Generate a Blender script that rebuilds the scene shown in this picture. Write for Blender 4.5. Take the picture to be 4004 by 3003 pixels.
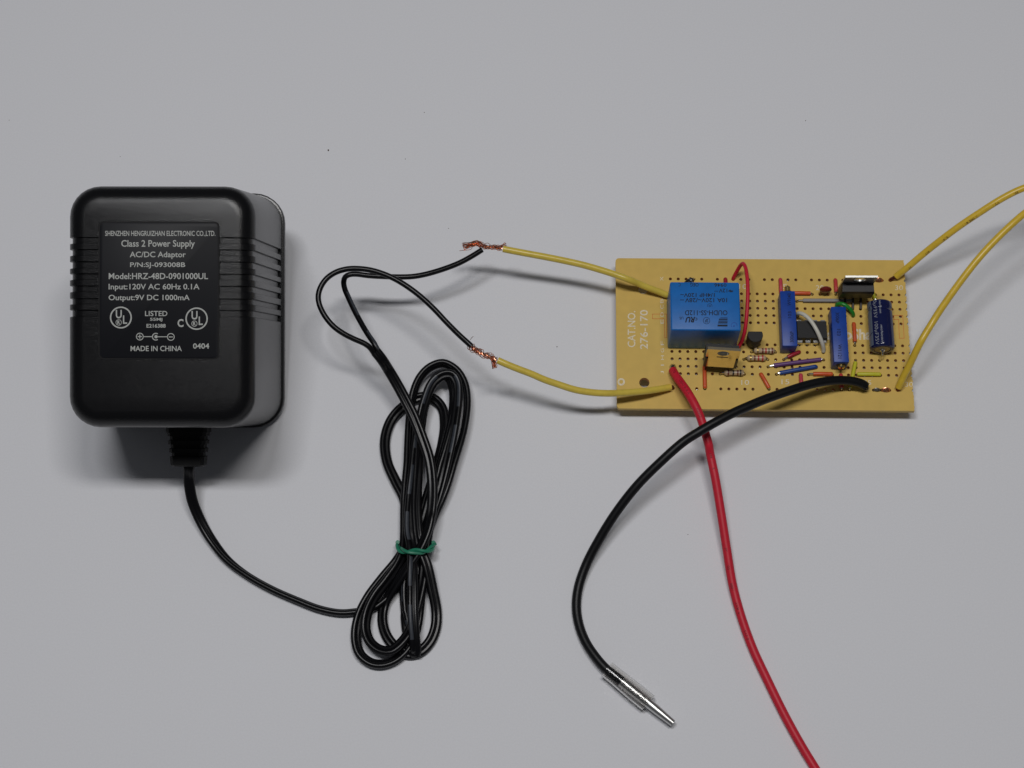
import bpy, bmesh, math, random
from mathutils import Vector, Matrix
random.seed(7)
for o in list(bpy.data.objects): bpy.data.objects.remove(o)
scene = bpy.context.scene
col = scene.collection
S = 0.001                       # everything below is written in millimetres

# ------------------------------------------------------------------ camera
F, CX, CY = 7000.0, 2002.0, 1501.5
CAM_R = Matrix(((0.999867571789548, 0.012697600287604485, -0.01017889142339383),
                (-0.008180575734473717, 0.9328676347455482, 0.3601264419962787),
                (0.014068299979939077, -0.3599954819038466, 0.9328479704348891)))   # world -> camera
ZB = 7.2; DZ = ZB - 4.6         # top of the circuit board above the paper
CAM = Vector((-40.43167, -241.74577, 530.5060 + ZB))
cd = bpy.data.cameras.new('camera'); cam = bpy.data.objects.new('camera', cd); col.objects.link(cam)
cd.sensor_width = 36.0; cd.lens = 36.0 * F / 4004.0
cd.clip_start = 0.02; cd.clip_end = 20.0
cam.matrix_world = Matrix.Translation(CAM * S) @ CAM_R.transposed().to_4x4()
scene.camera = cam
scene.render.resolution_x = 1024; scene.render.resolution_y = 768

# ------------------------------------------------------------------ light
world = bpy.data.worlds.new('World'); scene.world = world; world.use_nodes = True
bg = world.node_tree.nodes['Background']
bg.inputs[0].default_value = (0.90, 0.93, 1.0, 1); bg.inputs[1].default_value = 0.058
def tube_lamp(name, x, y, z, power, lx, ly, colr):
    l = bpy.data.lights.new(name, 'AREA'); l.shape = 'RECTANGLE'; l.size = lx; l.size_y = ly
    l.energy = power; l.color = colr
    o = bpy.data.objects.new(name, l); col.objects.link(o); o.location = (x, y, z)
    return o
# two ceiling fixtures with long tubes running left to right above the table
tube_lamp('ceiling_lamp', -0.195, -0.03, 1.0, 2.70, 0.22, 0.085, (0.985, 0.985, 1.0))
tube_lamp('ceiling_lamp', 0.075, -0.03, 1.0, 2.45, 0.22, 0.085, (1.0, 0.98, 0.96))
scene.view_settings.view_transform = 'Standard'; scene.view_settings.look = 'None'
scene.view_settings.exposure = 0.0; scene.view_settings.gamma = 1.0
scene.view_settings.use_curve_mapping = False
scene.render.engine = 'CYCLES'

# ------------------------------------------------------------------ materials
M = {}
def mat(name, c, rough=0.5, metal=0.0, spec=0.5, var=0.0, vscale=400.0, bump=0.0, bscale=2500.0, coat=0.0, trans=0.0, ior=1.5):
    m = bpy.data.materials.new(name); m.use_nodes = True
    nt = m.node_tree; b = nt.nodes['Principled BSDF']
    b.inputs['Base Color'].default_value = (*c, 1); b.inputs['Roughness'].default_value = rough
    b.inputs['Metallic'].default_value = metal; b.inputs['Specular IOR Level'].default_value = spec
    b.inputs['IOR'].default_value = ior
    b.inputs['Coat Weight'].default_value = coat; b.inputs['Transmission Weight'].default_value = trans
    if var or bump:
        tc = nt.nodes.new('ShaderNodeTexCoord')
    if var:
        n = nt.nodes.new('ShaderNodeTexNoise'); n.inputs['Scale'].default_value = vscale; n.inputs['Detail'].default_value = 4
        nt.links.new(tc.outputs['Object'], n.inputs['Vector'])
        r = nt.nodes.new('ShaderNodeValToRGB')
        r.color_ramp.elements[0].position = 0.3; r.color_ramp.elements[1].position = 0.7
        r.color_ramp.elements[0].color = (*[x * (1 - var) for x in c], 1)
        r.color_ramp.elements[1].color = (*[min(1, x * (1 + var)) for x in c], 1)
        nt.links.new(n.outputs['Fac'], r.inputs['Fac']); nt.links.new(r.outputs['Color'], b.inputs['Base Color'])
    if bump:
        n2 = nt.nodes.new('ShaderNodeTexNoise'); n2.inputs['Scale'].default_value = bscale; n2.inputs['Detail'].default_value = 3
        nt.links.new(tc.outputs['Object'], n2.inputs['Vector'])
        bp = nt.nodes.new('ShaderNodeBump'); bp.inputs['Strength'].default_value = bump; bp.inputs['Distance'].default_value = 0.0002
        nt.links.new(n2.outputs['Fac'], bp.inputs['Height']); nt.links.new(bp.outputs['Normal'], b.inputs['Normal'])
    M[name] = m; return m
mat('paper', (0.737, 0.742, 0.772), 0.85, spec=0.2, var=0.02, vscale=1800, bump=0.15, bscale=3000)
mat('adapter_plastic', (0.0040, 0.0040, 0.0047), 0.25, spec=0.36, bump=0.34, bscale=3600, ior=1.52)
mat('adapter_side_plastic', (0.0045, 0.0045, 0.0052), 0.25, spec=0.40, ior=1.52, bump=0.12, bscale=2600)
mat('label_plastic', (0.006, 0.0065, 0.009), 0.5, spec=0.22)
mat('label_ink', (0.43, 0.44, 0.42), 0.6, spec=0.3, var=0.12, vscale=1500)
mat('cord_black', (0.0036, 0.0036, 0.0046), 0.30, spec=0.26, bump=0.1, bscale=900)
mat('cord_stripe', (0.035, 0.040, 0.050), 0.4, spec=0.4, var=0.15, vscale=1200)
mat('rubber_black', (0.004, 0.004, 0.0045), 0.6, spec=0.25)
mat('copper', (0.74, 0.35, 0.21), 0.30, metal=1.0, var=0.35, vscale=1800)
mat('copper_dark', (0.42, 0.18, 0.12), 0.38, metal=1.0, var=0.3, vscale=1800)
mat('tin', (0.62, 0.61, 0.58), 0.25, metal=1.0, var=0.1, vscale=900)
mat('tin_dull', (0.30, 0.29, 0.27), 0.42, metal=1.0, var=0.2, vscale=900)
mat('shaded_lead', (0.05, 0.045, 0.04), 0.5, metal=0.5)  # dark colour paints in the shade on leads under the standing packages
mat('solder', (0.60, 0.60, 0.60), 0.22, metal=1.0)
mat('wire_yellow', (0.68, 0.46, 0.040), 0.33, spec=0.5, var=0.06, vscale=500, bump=0.25, bscale=700)
mat('wire_yellow_green', (0.66, 0.50, 0.075), 0.30, spec=0.5, var=0.06, vscale=500, bump=0.25, bscale=700)
mat('wire_red', (0.56, 0.016, 0.036), 0.45, spec=0.3, var=0.05, vscale=600, bump=0.1)
mat('wire_black', (0.0042, 0.0044, 0.0055), 0.42, spec=0.26, bump=0.1, bscale=1200)
mat('wire_ink', (0.06, 0.02, 0.012), 0.6)
mat('red_wire_ink', (0.17, 0.006, 0.012), 0.6)
mat('board', (0.64, 0.43, 0.098), 0.52, spec=0.35, var=0.045, vscale=260, bump=0.06, bscale=1500)
mat('board_cut', (0.47, 0.40, 0.14), 0.7, spec=0.3, var=0.15, vscale=900)
mat('hole_wall', (0.70, 0.34, 0.15), 0.7, spec=0.2)
mat('silk_white', (0.74, 0.65, 0.48), 0.6, spec=0.3, var=0.15, vscale=1500)
mat('silk_red', (0.62, 0.13, 0.03), 0.6, spec=0.3, var=0.15, vscale=1500)
mat('relay_blue', (0.007, 0.138, 0.46), 0.40, spec=0.35, var=0.07, vscale=350, bump=0.05)
mat('relay_ink', (0.014, 0.018, 0.028), 0.6, spec=0.2)
mat('trimmer_blue', (0.006, 0.050, 0.31), 0.42, spec=0.4, var=0.10, vscale=500, bump=0.08)
mat('trimmer_ink', (0.006, 0.012, 0.05), 0.6, spec=0.2)
mat('brass', (0.80, 0.58, 0.20), 0.25, metal=1.0)
mat('dark_recess', (0.02, 0.016, 0.012), 0.6)
mat('chip_black', (0.010, 0.0098, 0.0102), 0.45, spec=0.35, bump=0.15, bscale=3000)
mat('chip_mark', (0.010, 0.010, 0.011), 0.35)
mat('tab_gold', (0.76, 0.65, 0.45), 0.17, metal=1.0, var=0.06, vscale=500)
mat('tab_silver', (0.50, 0.50, 0.47), 0.40, metal=1.0, var=0.06, vscale=700)
mat('tab_dark', (0.05, 0.05, 0.052), 0.35, metal=0.6)
mat('capacitor_blue', (0.006, 0.010, 0.060), 0.10, spec=0.6)
mat('capacitor_stripe', (0.13, 0.155, 0.20), 0.25, spec=0.5)
mat('capacitor_ink', (0.36, 0.38, 0.42), 0.4)
mat('rubber_cream', (0.42, 0.33, 0.15), 0.55)
mat('disc_red', (0.17, 0.014, 0.010), 0.16, spec=0.6)
mat('resistor_body', (0.50, 0.37, 0.22), 0.3, spec=0.5, var=0.06, vscale=900)
mat('band_red', (0.45, 0.03, 0.03), 0.35)
mat('band_black', (0.02, 0.015, 0.012), 0.35)
mat('band_brown', (0.15, 0.035, 0.02), 0.35)
mat('band_gold', (0.40, 0.27, 0.08), 0.3, metal=0.6)
mat('jumper_orange', (0.60, 0.085, 0.018), 0.38, var=0.06, vscale=700)
mat('jumper_red', (0.50, 0.040, 0.040), 0.38, var=0.06, vscale=700)
mat('jumper_pink', (0.52, 0.050, 0.075), 0.38, var=0.06, vscale=700)
mat('jumper_crimson', (0.33, 0.012, 0.028), 0.35)
mat('jumper_purple', (0.125, 0.045, 0.17), 0.4)
mat('jumper_blue', (0.012, 0.055, 0.24), 0.4)
mat('jumper_yellow', (0.54, 0.52, 0.025), 0.38)
mat('jumper_grey', (0.27, 0.255, 0.25), 0.45)
mat('jumper_white', (0.60, 0.58, 0.50), 0.42)
mat('jumper_green', (0.018, 0.23, 0.028), 0.32)
mat('tie_green', (0.018, 0.20, 0.115), 0.35, spec=0.5, var=0.1, vscale=500)
mat('clear_vinyl', (0.93, 0.92, 0.90), 0.14, trans=1.0, ior=1.42)
mat('chrome', (0.62, 0.62, 0.61), 0.32, metal=1.0)
mat('speck', (0.10, 0.07, 0.06), 0.8)

# ------------------------------------------------------------------ helpers
def P(px, py, z):
    """point of the place at height z that the photograph shows at (px, py)"""
    d = CAM_R.transposed() @ Vector(((px - CX) / F, -(py - CY) / F, -1.0))
    return CAM + d * ((z - CAM.z) / d.z)
def hole(c, r, z=None):
    return Vector((2.54 * c, -2.54 * r, ZB if z is None else z))

class MB:
    def __init__(s): s.bm = bmesh.new()
    def face(s, pts):
        try: return s.bm.faces.new([s.bm.verts.new(p) for p in pts])
        except ValueError: return None
    def grid(s, rings, closed=True, cap=True):
        vs = [[s.bm.verts.new(p) for p in r] for r in rings]
        n = len(rings[0])
        for a, b in zip(vs, vs[1:]):
            for i in range(n if closed else n - 1):
                j = (i + 1) % n
                s.bm.faces.new((a[i], a[j], b[j], b[i]))
        if cap and closed:
            s.bm.faces.new(list(reversed(vs[0]))); s.bm.faces.new(vs[-1])
    def tube(s, pts, r, seg=12, cap=True):
        n = len(pts); rr = r if isinstance(r, (list, tuple)) else [r] * n
        rings = []; up = None
        for i in range(n):
            t = (pts[min(i + 1, n - 1)] - pts[max(i - 1, 0)]).normalized()
            if up is None:
                a = Vector((0, 0, 1)) if abs(t.z) < 0.9 else Vector((1, 0, 0))
                up = (a - t * a.dot(t)).normalized()
            else:
                q = up - t * up.dot(t)
                up = q.normalized() if q.length > 1e-6 else up
            b = t.cross(up)
            rings.append([pts[i] + (up * math.cos(k * 2 * math.pi / seg) + b * math.sin(k * 2 * math.pi / seg)) * rr[i] for k in range(seg)])
        s.grid(rings, True, cap)
    def box(s, a, b, bev=0.0, seg=2, tf=None):
        t = bmesh.new(); bmesh.ops.create_cube(t, size=1.0)
        a = Vector(a); b = Vector(b)
        for v in t.verts: v.co = Vector(((a[i] + b[i]) / 2 + v.co[i] * abs(b[i] - a[i]) for i in range(3)))
        if bev: bmesh.ops.bevel(t, geom=t.edges[:], offset=bev, segments=seg, profile=0.5, affect='EDGES')
        if tf: bmesh.ops.transform(t, matrix=tf, verts=t.verts)
        s.add(t)
    def add(s, t):
        m = {v: s.bm.verts.new(v.co) for v in t.verts}
        for f in t.faces: s.bm.faces.new([m[v] for v in f.verts])
        t.free()
    def lathe(s, o, ax, prof, seg=20):
        """prof: list of (distance along ax, radius)"""
        ax = Vector(ax).normalized(); a = Vector((0, 0, 1)) if abs(ax.z) < 0.9 else Vector((1, 0, 0))
        u = (a - ax * a.dot(ax)).normalized(); w = ax.cross(u); o = Vector(o)
        s.grid([[o + ax * d + (u * math.cos(k * 2 * math.pi / seg) + w * math.sin(k * 2 * math.pi / seg)) * max(r, 1e-4) for k in range(seg)] for d, r in prof])
    def sphere(s, c, r, seg=10, sq=1.0):
        c = Vector(c)
        s.lathe(c, (0, 0, 1), [(-r * math.cos(i * math.pi / 6) * sq, r * math.sin(i * math.pi / 6)) for i in range(7)], seg)
    def ring(s, f, cx, cy, r0, r1, a0=0, a1=360, n=36):
        """flat ring mapped through f(x, y)"""
        for i in range(n):
            p = math.radians(a0 + (a1 - a0) * i / n); q = math.radians(a0 + (a1 - a0) * (i + 1) / n)
            s.face([f(cx + r0 * math.cos(p), cy + r0 * math.sin(p)), f(cx + r1 * math.cos(p), cy + r1 * math.sin(p)),
                    f(cx + r1 * math.cos(q), cy + r1 * math.sin(q)), f(cx + r0 * math.cos(q), cy + r0 * math.sin(q))])
    def rect(s, f, x0, y0, x1, y1): s.face([f(x0, y0), f(x1, y0), f(x1, y1), f(x0, y1)])
    def build(s, name, m, parent=None, local=False, label=None, smooth=True, flip=False, kind=None):
        bm = s.bm
        if parent is not None and not local:
            inv = ROOT[parent.name].inverted()
            for v in bm.verts: v.co = inv @ v.co
        for v in bm.verts: v.co = v.co * S
        if not flip: bmesh.ops.recalc_face_normals(bm, faces=bm.faces)
        for e in bm.edges:
            if len(e.link_faces) == 2 and e.calc_face_angle(0) > 0.65: e.smooth = False
        for f in bm.faces: f.smooth = smooth
        me = bpy.data.meshes.new(name); bm.to_mesh(me); bm.free()
        me.materials.append(M[m]); o = bpy.data.objects.new(name, me); col.objects.link(o)
        if parent is not None:
            o.parent = parent; ROOT[o.name] = ROOT[parent.name]
        if label: o['label'] = label
        if kind: o['kind'] = kind
        return o
ROOT = {}
def thing(name, label, cat, loc, rot=(0, 0, 0), group=None):
    o = bpy.data.objects.new(name, None); col.objects.link(o); o.empty_display_size = 0.01
    o.location = Vector(loc) * S; o.rotation_euler = rot
    o['label'] = label; o['category'] = cat
    if group: o['group'] = group
    ROOT[o.name] = Matrix.Translation(Vector(loc)) @ Matrix.Rotation(rot[2], 4, 'Z') @ Matrix.Rotation(rot[0], 4, 'X')
    return o

def spline(pts, step=0.8):
    """centripetal Catmull-Rom through pts, sampled about every step mm"""
    p = [Vector(q) for q in pts]
    p = [p[0] * 2 - p[1]] + p + [p[-1] * 2 - p[-2]]
    out = []
    for i in range(1, len(p) - 2):
        a, b, c, d = p[i - 1:i + 3]
        t0 = 0; t1 = t0 + max((b - a).length ** .5, 1e-4); t2 = t1 + max((c - b).length ** .5, 1e-4); t3 = t2 + max((d - c).length ** .5, 1e-4)
        n = max(2, int((c - b).length / step))
        for k in range(n):
            t = t1 + (t2 - t1) * k / n
            A1 = a * ((t1 - t) / (t1 - t0)) + b * ((t - t0) / (t1 - t0)); A2 = b * ((t2 - t) / (t2 - t1)) + c * ((t - t1) / (t2 - t1)); A3 = c * ((t3 - t) / (t3 - t2)) + d * ((t - t2) / (t3 - t2))
            B1 = A1 * ((t2 - t) / (t2 - t0)) + A2 * ((t - t0) / (t2 - t0)); B2 = A2 * ((t3 - t) / (t3 - t1)) + A3 * ((t - t1) / (t3 - t1))
            out.append(B1 * ((t2 - t) / (t2 - t1)) + B2 * ((t - t1) / (t2 - t1)))
    out.append(p[-2].copy())
    return out
def pxpath(lst, ox=0, oy=0, k=1.0):
    return [P(ox + x / k, oy + y / k, z) for x, y, z in lst]

_tc = {}
def text_geo(txt, bold=0.0, shear=0.0):
    key = (txt, bold, shear)
    if key in _tc: return _tc[key]
    cu = bpy.data.curves.new('t', 'FONT'); cu.body = txt; cu.offset = bold; cu.shear = shear; cu.resolution_u = 3
    o = bpy.data.objects.new('t', cu); col.objects.link(o)
    dg = bpy.context.evaluated_depsgraph_get(); ev = o.evaluated_get(dg); me = ev.to_mesh()
    vs = [(v.co.x, v.co.y) for v in me.vertices]; fs = [tuple(f.vertices) for f in me.polygons]
    ev.to_mesh_clear(); bpy.data.objects.remove(o); bpy.data.curves.remove(cu)
    x0 = min(v[0] for v in vs); x1 = max(v[0] for v in vs); y0 = min(v[1] for v in vs); y1 = max(v[1] for v in vs)
    g = ([((x - x0) / (x1 - x0), (y - y0) / max(y1 - y0, 1e-6)) for x, y in vs], fs)
    _tc[key] = g; return g
def put_text(mb, txt, f, bold=0.0, shear=0.0):
    """f maps the text's own unit box (u right, v up) to a point"""
    vs, fs = text_geo(txt, bold, shear)
    b = [mb.bm.verts.new(f(u, v)) for u, v in vs]
    for q in fs:
        try: mb.bm.faces.new([b[i] for i in q])
        except ValueError: pass
def boxmap(f, x0, y0, x1, y1, rot=0):
    w, h = x1 - x0, y1 - y0
    if rot == 0: return lambda u, v: f(x0 + u * w, y1 - v * h)
    if rot == 180: return lambda u, v: f(x1 - u * w, y0 + v * h)
    if rot == 90: return lambda u, v: f(x0 + (1 - v) * w, y1 - u * h)
    return lambda u, v: f(x0 + v * w, y0 + u * h)
def strands(mb, path, n, br, turns, sr, fan0=0.0, fan1=0.0, jit=0.15):
    """n thin strands twisted round a path; fan0/fan1 spread the two ends"""
    N = len(path)
    for k in range(n):
        ph = 2 * math.pi * k / n + random.uniform(-.3, .3); rad = br * random.choice((0.35, 0.75, 1.0, 1.0)) * random.uniform(.85, 1.15)
        cut0 = int(random.uniform(0, N * 0.1)); cut1 = N - int(random.uniform(0, N * 0.1)); pts = []
        up = Vector((0, 0, 1))
        for i in range(cut0, cut1):
            t = (path[min(i + 1, N - 1)] - path[max(i - 1, 0)]).normalized()
            u = (up - t * up.dot(t)).normalized(); b = t.cross(u); s = i / (N - 1)
            a = ph + turns * 2 * math.pi * s
            R = rad * (1 + fan0 * max(0, 1 - s * 3) + fan1 * max(0, s * 3 - 2)) * (1 + jit * math.sin(5 * s + k * 2.1))
            pts.append(path[i] + (u * math.cos(a) * 0.8 + b * math.sin(a)) * R)
        if len(pts) > 2: mb.tube(pts, sr, 5)

# ------------------------------------------------------------------ the surface
mb = MB(); n = 8
mb.face([(-700, -600, 0), (600, -600, 0), (600, 520, 0), (-700, 520, 0)])
t = mb.build('paper_surface', 'paper'); t['kind'] = 'structure'; t['label'] = 'plain white paper sheet everything lies on'

# ------------------------------------------------------------------ power adapter
TH, AL, AA, AH = math.radians(21.5), 74.4, 28.9, 55.0
AO = (-149.6, -49.9, 0.0); ARZ = math.radians(0.3)
adapter = thing('power_adapter', 'black plastic wall power adapter with printed label, lying on its prongs', 'adapter', AO, (TH, 0, ARZ))
AM = ROOT[adapter.name]; AMI = AM.inverted()
def AF(px, py, z=AH):
    """point of the adapter's tilted front face (local coordinates)"""
    d = CAM_R.transposed() @ Vector(((px - CX) / F, -(py - CY) / F, -1.0))
    o2 = AMI @ CAM; d2 = AMI.to_3x3() @ d
    return o2 + d2 * ((z - o2.z) / d2.z)
gro = []          # groove bands along the length (local y), measured on the label side
for y0, y1 in ((550, 600), (655, 705), (760, 815), (865, 915), (970, 1020), (1080, 1127), (1180, 1235)):
    a = AF(620, 680 + y0 / 2.212).y; b = AF(620, 680 + y1 / 2.212).y
    gro.append((b, a))
gro.sort()
def rring(hx, y0, y1, r, z, ys):
    """rounded rectangle, right side going up in y, then left side going down; ys are extra stops on the straight sides"""
    pts = []
    ny = 7
    st = [y for y in ys if y0 + r < y < y1 - r]
    def arc(cx, cy, a0):
        return [(cx + r * math.cos(math.radians(a0 + 90 * k / ny)), cy + r * math.sin(math.radians(a0 + 90 * k / ny))) for k in range(ny + 1)]
    right = [(hx, y) for y in st]; left = [(-hx, y) for y in reversed(st)]
    pts = arc(hx - r, y0 + r, -90) + right + arc(hx - r, y1 - r, 0) + left[:0] + arc(-hx + r, y1 - r, 90) + left + arc(-hx + r, y0 + r, 180)
    return [Vector((x, y, z)) for x, y in pts]
stops = []
for a, b in gro: stops += [a - 0.12, a + 0.12, b - 0.12, b + 0.12]
def in_gro(y): return any(a + 0.05 < y < b - 0.05 for a, b in gro)
rt = 5.0; levels = []
for z in (3.6, 5.5, 5.8, 20, 35, AH - rt): levels.append((z, 0.0, 0.0))
for k in range(1, 8):
    a = math.radians(90 * k / 7); levels.append((AH - rt + rt * math.sin(a), rt * (1 - math.cos(a)), a))
mb = MB(); rings = []
for z, ins, ang in levels:
    f = (z - 3.6) / (AH - 3.6)
    hx = AA - 0.7 - 1.2 * f - ins; ya = 0.7 + 0.8 * f + ins; yb = AL - 0.7 - 2.2 * f - ins
    rg = rring(hx, ya, yb, max(9.0 - ins * 0.9, 1.5), z, stops)
    if z > 5.6:
        for v in rg:
            if in_gro(v.y) and abs(abs(v.x) - hx) < 1e-6:
                v.x -= math.copysign(0.75 * math.cos(ang), v.x); v.z -= 0.75 * math.sin(ang)
    rings.append(rg)
N = len(rings[0]); vs = [[mb.bm.verts.new(p) for p in r] for r in rings]
for a, b in zip(vs, vs[1:]):
    for i in range(N): mb.bm.faces.new((a[i], a[(i + 1) % N], b[(i + 1) % N], b[i]))
top = vs[-1]
right = [v for v in top if v.co.x > 0]; left = [v for v in top if v.co.x < 0]
right.sort(key=lambda v: (round(v.co.y, 4))); left.sort(key=lambda v: round(v.co.y, 4))
# the straight stretch: one strip across the face for each pair of stops; the two ends are fans
for i in range(len(right) - 1):
    mb.bm.faces.new((right[i], right[i + 1], left[i + 1], left[i]))
body = mb.build('body', 'adapter_plastic', adapter, local=True, label='ribbed black plastic adapter case with rounded edges')
mb = MB()
mb.grid([rring(AA - i, i, AL - i, 9.5 - i, z, []) for z, i in ((0, 1.0), (0.5, 0.35), (1.2, 0.0), (3.1, 0.0), (3.5, 0.25), (3.6, 0.6))])
mb.build('base_flange', 'adapter_side_plastic', adapter, local=True, label='thin black base plate rimming the adapter case')
# label plate let into the face
l0 = AF(388, 1399); l1 = AF(853, 872)
LX0, LY0, LX1, LY1 = l0.x + 0.2, l0.y, l1.x, l1.y
def rrect(x0, y0, x1, y1, r, z):
    q = []
    for cx, cy, a0 in ((x1 - r, y0 + r, -90), (x1 - r, y1 - r, 0), (x0 + r, y1 - r, 90), (x0 + r, y0 + r, 180)):
        q += [Vector((cx + r * math.cos(math.radians(a0 + 15 * k)), cy + r * math.sin(math.radians(a0 + 15 * k)), z)) for k in range(7)]
    return q
mb = MB()
mb.grid([rrect(LX0 - .45, LY0 - .45, LX1 + .45, LY1 + .45, 1.6, z) for z in (AH - 1.6, AH + 0.02)])
frame = mb.build('label_recess', 'rubber_black', adapter, local=True)
mb = MB()
mb.grid([rrect(LX0, LY0, LX1, LY1, 1.3, AH - 1.0), rrect(LX0, LY0, LX1, LY1, 1.3, AH + 0.16), rrect(LX0 + .15, LY0 + .15, LX1 - .15, LY1 - .15, 1.2, AH + 0.24)])
plate = mb.build('label_plate', 'label_plastic', adapter, local=True, label='flat black label plate with grey printing')
LZ = AH + 0.27
def LP(x, y): return AF(200 + x / 2.212, 680 + y / 2.212, LZ)
for txt, x0, y0, x1, y1, bd in (
        ('SHENZHEN HENGRUIZHAN ELECTRONIC CO.,LTD.', 467, 492, 1420, 544, .012), ('Class 2 Power Supply', 607, 572, 1243, 648, .013),
        ('AC/DC Adaptor', 680, 672, 1165, 736, .013), ('P/N:SJ-093008B', 683, 765, 1160, 818, .013), ('Model:HRZ-48D-0901000UL', 498, 857, 1357, 911, .013),
        ('Input:120V AC 60Hz 0.1A', 497, 950, 1283, 1014, .013), ('Output:9V DC 1000mA', 497, 1045, 1198, 1107, .013), ('LISTED', 812, 1185, 1005, 1230, .012),
        ('55MJ', 855, 1245, 962, 1278, .02), ('E216388', 825, 1297, 990, 1330, .02), ('MADE IN CHINA', 687, 1487, 1130, 1533, .012), ('0404', 1227, 1465, 1367, 1512, .02),
        ('C', 1093, 1255, 1145, 1325, .03)):
    mb = MB(); put_text(mb, txt, boxmap(LP, x0, y0, x1, y1), bd); mb.build('label_text', 'label_ink', plate, local=True, smooth=False)
for cx, cy, R in ((603, 1242, 95), (1258, 1252, 97)):
    mb = MB(); mb.ring(LP, cx, cy, R - 12, R, n=48)
    put_text(mb, 'U', boxmap(LP, cx - 44, cy - 66, cx + 8, cy + 8), .02); put_text(mb, 'L', boxmap(LP, cx + 18, cy - 18, cx + 54, cy + 55), .02)
    mb.ring(LP, cx - 19, cy + 43, 21, 26, n=24); put_text(mb, 'R', boxmap(LP, cx - 31, cy + 28, cx - 7, cy + 58), .03)
    mb.build('certification_mark', 'label_ink', plate, local=True, smooth=False)
mb = MB()
mb.ring(LP, 767, 1407, 26, 33, n=30); mb.rect(LP, 749, 1403, 785, 1411); mb.rect(LP, 763, 1389, 771, 1402); mb.rect(LP, 763, 1412, 771, 1425)
mb.rect(LP, 801, 1404, 873, 1411); mb.ring(LP, 905, 1408, 25, 33, 55, 305, n=30); mb.ring(LP, 907, 1408, 0.5, 14, n=20); mb.rect(LP, 922, 1405, 1002, 1412)
mb.ring(LP, 1035, 1410, 26, 33, n=30); mb.rect(LP, 1018, 1406, 1052, 1414)
mb.build('polarity_symbol', 'label_ink', plate, local=True, smooth=False)
# strain relief and prongs
SRX, SRZ = 2.0, 21.0
mb = MB(); rgs = []
for yy, w, h in ((1.5, 6.3, 4.6), (-0.9, 6.3, 4.6), (-1.0, 6.0, 4.3), (-2.0, 5.9, 4.3), (-2.1, 5.3, 3.7), (-3.2, 5.3, 3.7), (-3.3, 5.8, 4.2), (-4.5, 5.7, 4.1), (-4.6, 5.1, 3.5), (-5.7, 5.1, 3.5),
                 (-5.8, 5.5, 3.9), (-7.0, 5.4, 3.8), (-7.1, 4.8, 3.2), (-8.2, 4.8, 3.2), (-8.3, 5.3, 3.7), (-10.9, 5.1, 3.5), (-11.4, 4.6, 3.0)):
    rgs.append([Vector((SRX + x, yy, SRZ + z)) for x, z in ((w, h - 1), (w - 1, h), (-w + 1, h), (-w, h - 1), (-w, -h + 1), (-w + 1, -h), (w - 1, -h), (w, -h + 1))])
mb.grid(rgs); mb.build('strain_relief', 'rubber_black', adapter, local=True, label='ribbed black rubber strain relief at the cord exit')
for sx in (-1, 1):
    mb = MB(); mb.box((sx * 6.35 - 0.75, 40.8, -17.2), (sx * 6.35 + 0.75, 47.1, 0.1), 0.3)
    mb.build('prong', 'tin', adapter, local=True)

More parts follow.
